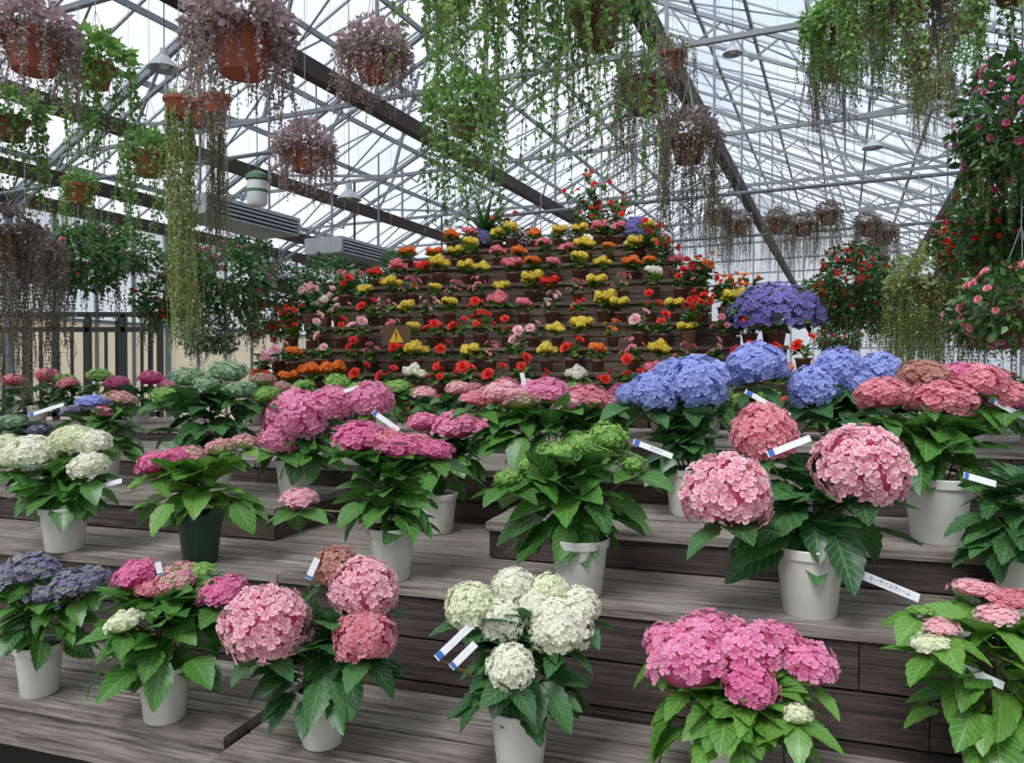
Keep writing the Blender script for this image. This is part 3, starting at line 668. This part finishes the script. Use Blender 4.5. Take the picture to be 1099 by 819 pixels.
# walls
def gwall(name,p,q,z0,z1,panel=0.,step=.75):
    p=np.array(p);q=np.array(q);mb=MB();mb.add(TP([(p[0],p[1],z0+panel),(q[0],q[1],z0+panel),(q[0],q[1],z1),(p[0],p[1],z1)],[(0,1,2,3)]),mi=0)
    L=np.linalg.norm(q-p);n=int(L/step)
    for i in range(n+1):
        c=p+(q-p)*i/n;beam(mb,(c[0],c[1],z0),(c[0],c[1],z1),.05,.06,1)
    for z in(z0+.05,z0+1.,z0+2.4,z0+3.4,z1): beam(mb,(p[0],p[1],z),(q[0],q[1],z),.05,.06,1)
    if panel: mb.add(TP([(p[0],p[1],z0),(q[0],q[1],z0),(q[0],q[1],z0+panel),(p[0],p[1],z0+panel)],[(0,1,2,3)]),mi=2)
    obj(name,mb.mesh(name,[GL,METAL,CREAM],False),rot=RT)
gwall('wall_left',(BLFT,A0),(BLFT,A1),0,ZE,2.4);gwall('wall_right',(BRT,A0),(BRT,A1),0,ZE,.9)
gwall('wall_far',(BLFT,A1),(BRT,A1),0,ZE,1.2);gwall('wall_back',(BLFT,A0),(BRT,A0),0,ZE,.9)
for nm,aa in(('wall_gable_far',A1),('wall_gable_back',A0)):
    mb=MB();mb.add(TP([(BLFT,aa,ZE),(BRT,aa,ZE),(BR,aa,ZR)],[(0,1,2)]),mi=0)
    b=BLFT+.7
    while b<BRT: beam(mb,(b,aa,ZE),(b,aa,ZR-abs(b-BR)*SL),.05,.05,1);b+=.9
    obj(nm,mb.mesh(nm,[GL,METAL],False),rot=RT)
mb=MB();mb.add(TP([(-60,-60,0),(60,-60,0),(60,60,0),(-60,60,0)],[(0,1,2,3)]));obj('floor',mb.mesh('floor',[CONC],False))
# steel enclosure on the left
mb=MB();pz=2.2;pts=[W(x,400,9.)[:2] for x in(-20,28,60,95,133,172)]
for i,p in enumerate(pts):
    beam(mb,(p[0],p[1],0),(p[0],p[1],pz),.06,.06)
    if i: 
        q=pts[i-1]
        for z in(.1,1.0,pz-.18,pz): beam(mb,(q[0],q[1],z),(p[0],p[1],z),.06,.06)
        m_=(p+q)/2;beam(mb,(m_[0],m_[1],0),(m_[0],m_[1],pz-.18),.03,.03)
    beam(mb,(p[0],p[1],pz),(p[0]-.6,p[1]+1.0,pz),.05,.05);beam(mb,(p[0]-.6,p[1]+1.0,0),(p[0]-.6,p[1]+1.0,pz),.05,.05)
obj('black_steel_enclosure',mb.mesh('enclosure',[BLK],False))
# ventilation units
def vent(a0,a1,b,z):
    mb=MB();box(mb,b-.3,b+.3,a0,a1,z,z+.04,0);box(mb,b-.3,b+.3,a0,a0+.04,z-.15,z,0);box(mb,b-.3,b+.3,a1-.04,a1,z-.15,z,0);box(mb,b-.3,b+.28,a0,a1,z-.17,z-.15,0)
    for k in range(3): box(mb,b+.25,b+.3,a0+.05,a1-.05,z-.04-.045*k,z-.02-.045*k,0)
    box(mb,b-.28,b+.24,a0+.05,a1-.05,z-.15,z,1)
    for a in(a0+.2,a1-.2):box(mb,b-.01,b+.01,a-.01,a+.01,z+.03,4.75,2)
    obj('ventilation_unit',mb.mesh('vent',[METALW,BLK,METAL],False),rot=RT)
vent(5.75,7.2,-6.3,3.32);vent(8.0,9.5,-6.3,3.25)
# pendant lamp and lantern
def pend(px,py,d,s=1.,shade=METALW,nm='pendant_lamp'):
    P=W(px,py,d);E=empty(nm,P);mb=MB();mb.add(lathe([(.02,.2),(.035,.19),(.04,.12),(.06,.1),(.13,.03),(.15,0),(.145,0),(.12,.03),(.05,.09),(0,.1)],24),np.eye(3)*s)
    mb.add(lathe([(0,.0),(.04,.02),(.05,.05),(.03,.09)],16),np.eye(3)*s,mi=1);tube(mb,[(0,0,.2*s),(0,0,roofz(P[0],P[1])-P[2])],.006,5,2)
    obj('shade',mb.mesh('lamp',[shade,WHT,BLK],True,40),E)
pend(178,76,7.0);pend(935,160,10,.9);pend(785,60,10,.9);pend(375,215,9,1.)
P=W(277,203,5.2);E=empty('hanging_insect_lantern',P);mb=MB()
mb.add(lathe([(0,.1),(.03,.12),(.075,.09),(.08,.06),(0,.06)],20),mi=0)
mb.add(lathe([(0,-.12),(.055,-.12),(.068,-.1),(.07,.05),(0,.05)],20),mi=1);mb.add(lathe([(.071,-.03),(.0715,-.01)],20),mi=0)
tube(mb,[(0,0,.1),(0,0,roofz(P[0],P[1])-P[2])],.004,4,0)
obj('lantern',mb.mesh('lantern',[m_simple('green_lid','#3c6a4c'),WHT],True,40),E)

# ---------------------------------------------------------------- light
w=bpy.data.worlds.new('sky');bpy.context.scene.world=w;w.use_nodes=True;nt=w.node_tree;nt.nodes.clear()
tc=nt.nodes.new('ShaderNodeTexCoord');no=nt.nodes.new('ShaderNodeTexNoise');no.inputs['Scale'].default_value=3.2;no.inputs['Detail'].default_value=6
nt.links.new(tc.outputs['Generated'],no.inputs['Vector'])
rp=nt.nodes.new('ShaderNodeValToRGB');rp.color_ramp.elements[0].position=.4;rp.color_ramp.elements[0].color=(.58,.67,.80,1);rp.color_ramp.elements[1].position=.66;rp.color_ramp.elements[1].color=(1,1,1,1)
nt.links.new(no.outputs[0],rp.inputs[0])
bg=nt.nodes.new('ShaderNodeBackground');bg.inputs[1].default_value=1.05;nt.links.new(rp.outputs[0],bg.inputs[0])
ow=nt.nodes.new('ShaderNodeOutputWorld');nt.links.new(bg.outputs[0],ow.inputs[0])
sd=bpy.data.lights.new('sun','SUN');sd.energy=5.6;sd.angle=rad(24);sd.color=(1,.975,.94)
so=bpy.data.objects.new('sun',sd);COL.objects.link(so);so.rotation_euler=(rad(28),rad(-20),0)
# camera
cd=bpy.data.cameras.new('camera');cd.sensor_width=36;cd.lens=36*F/1099;cd.clip_start=.02
co=bpy.data.objects.new('camera',cd);COL.objects.link(co);co.location=(0,0,CZ);co.rotation_euler=(rad(90)-math.atan(9.5/F),0,0)
bpy.context.scene.camera=co
vs=bpy.context.scene.view_settings;vs.view_transform='Standard';vs.look='None';vs.exposure=0.33;vs.gamma=1.12
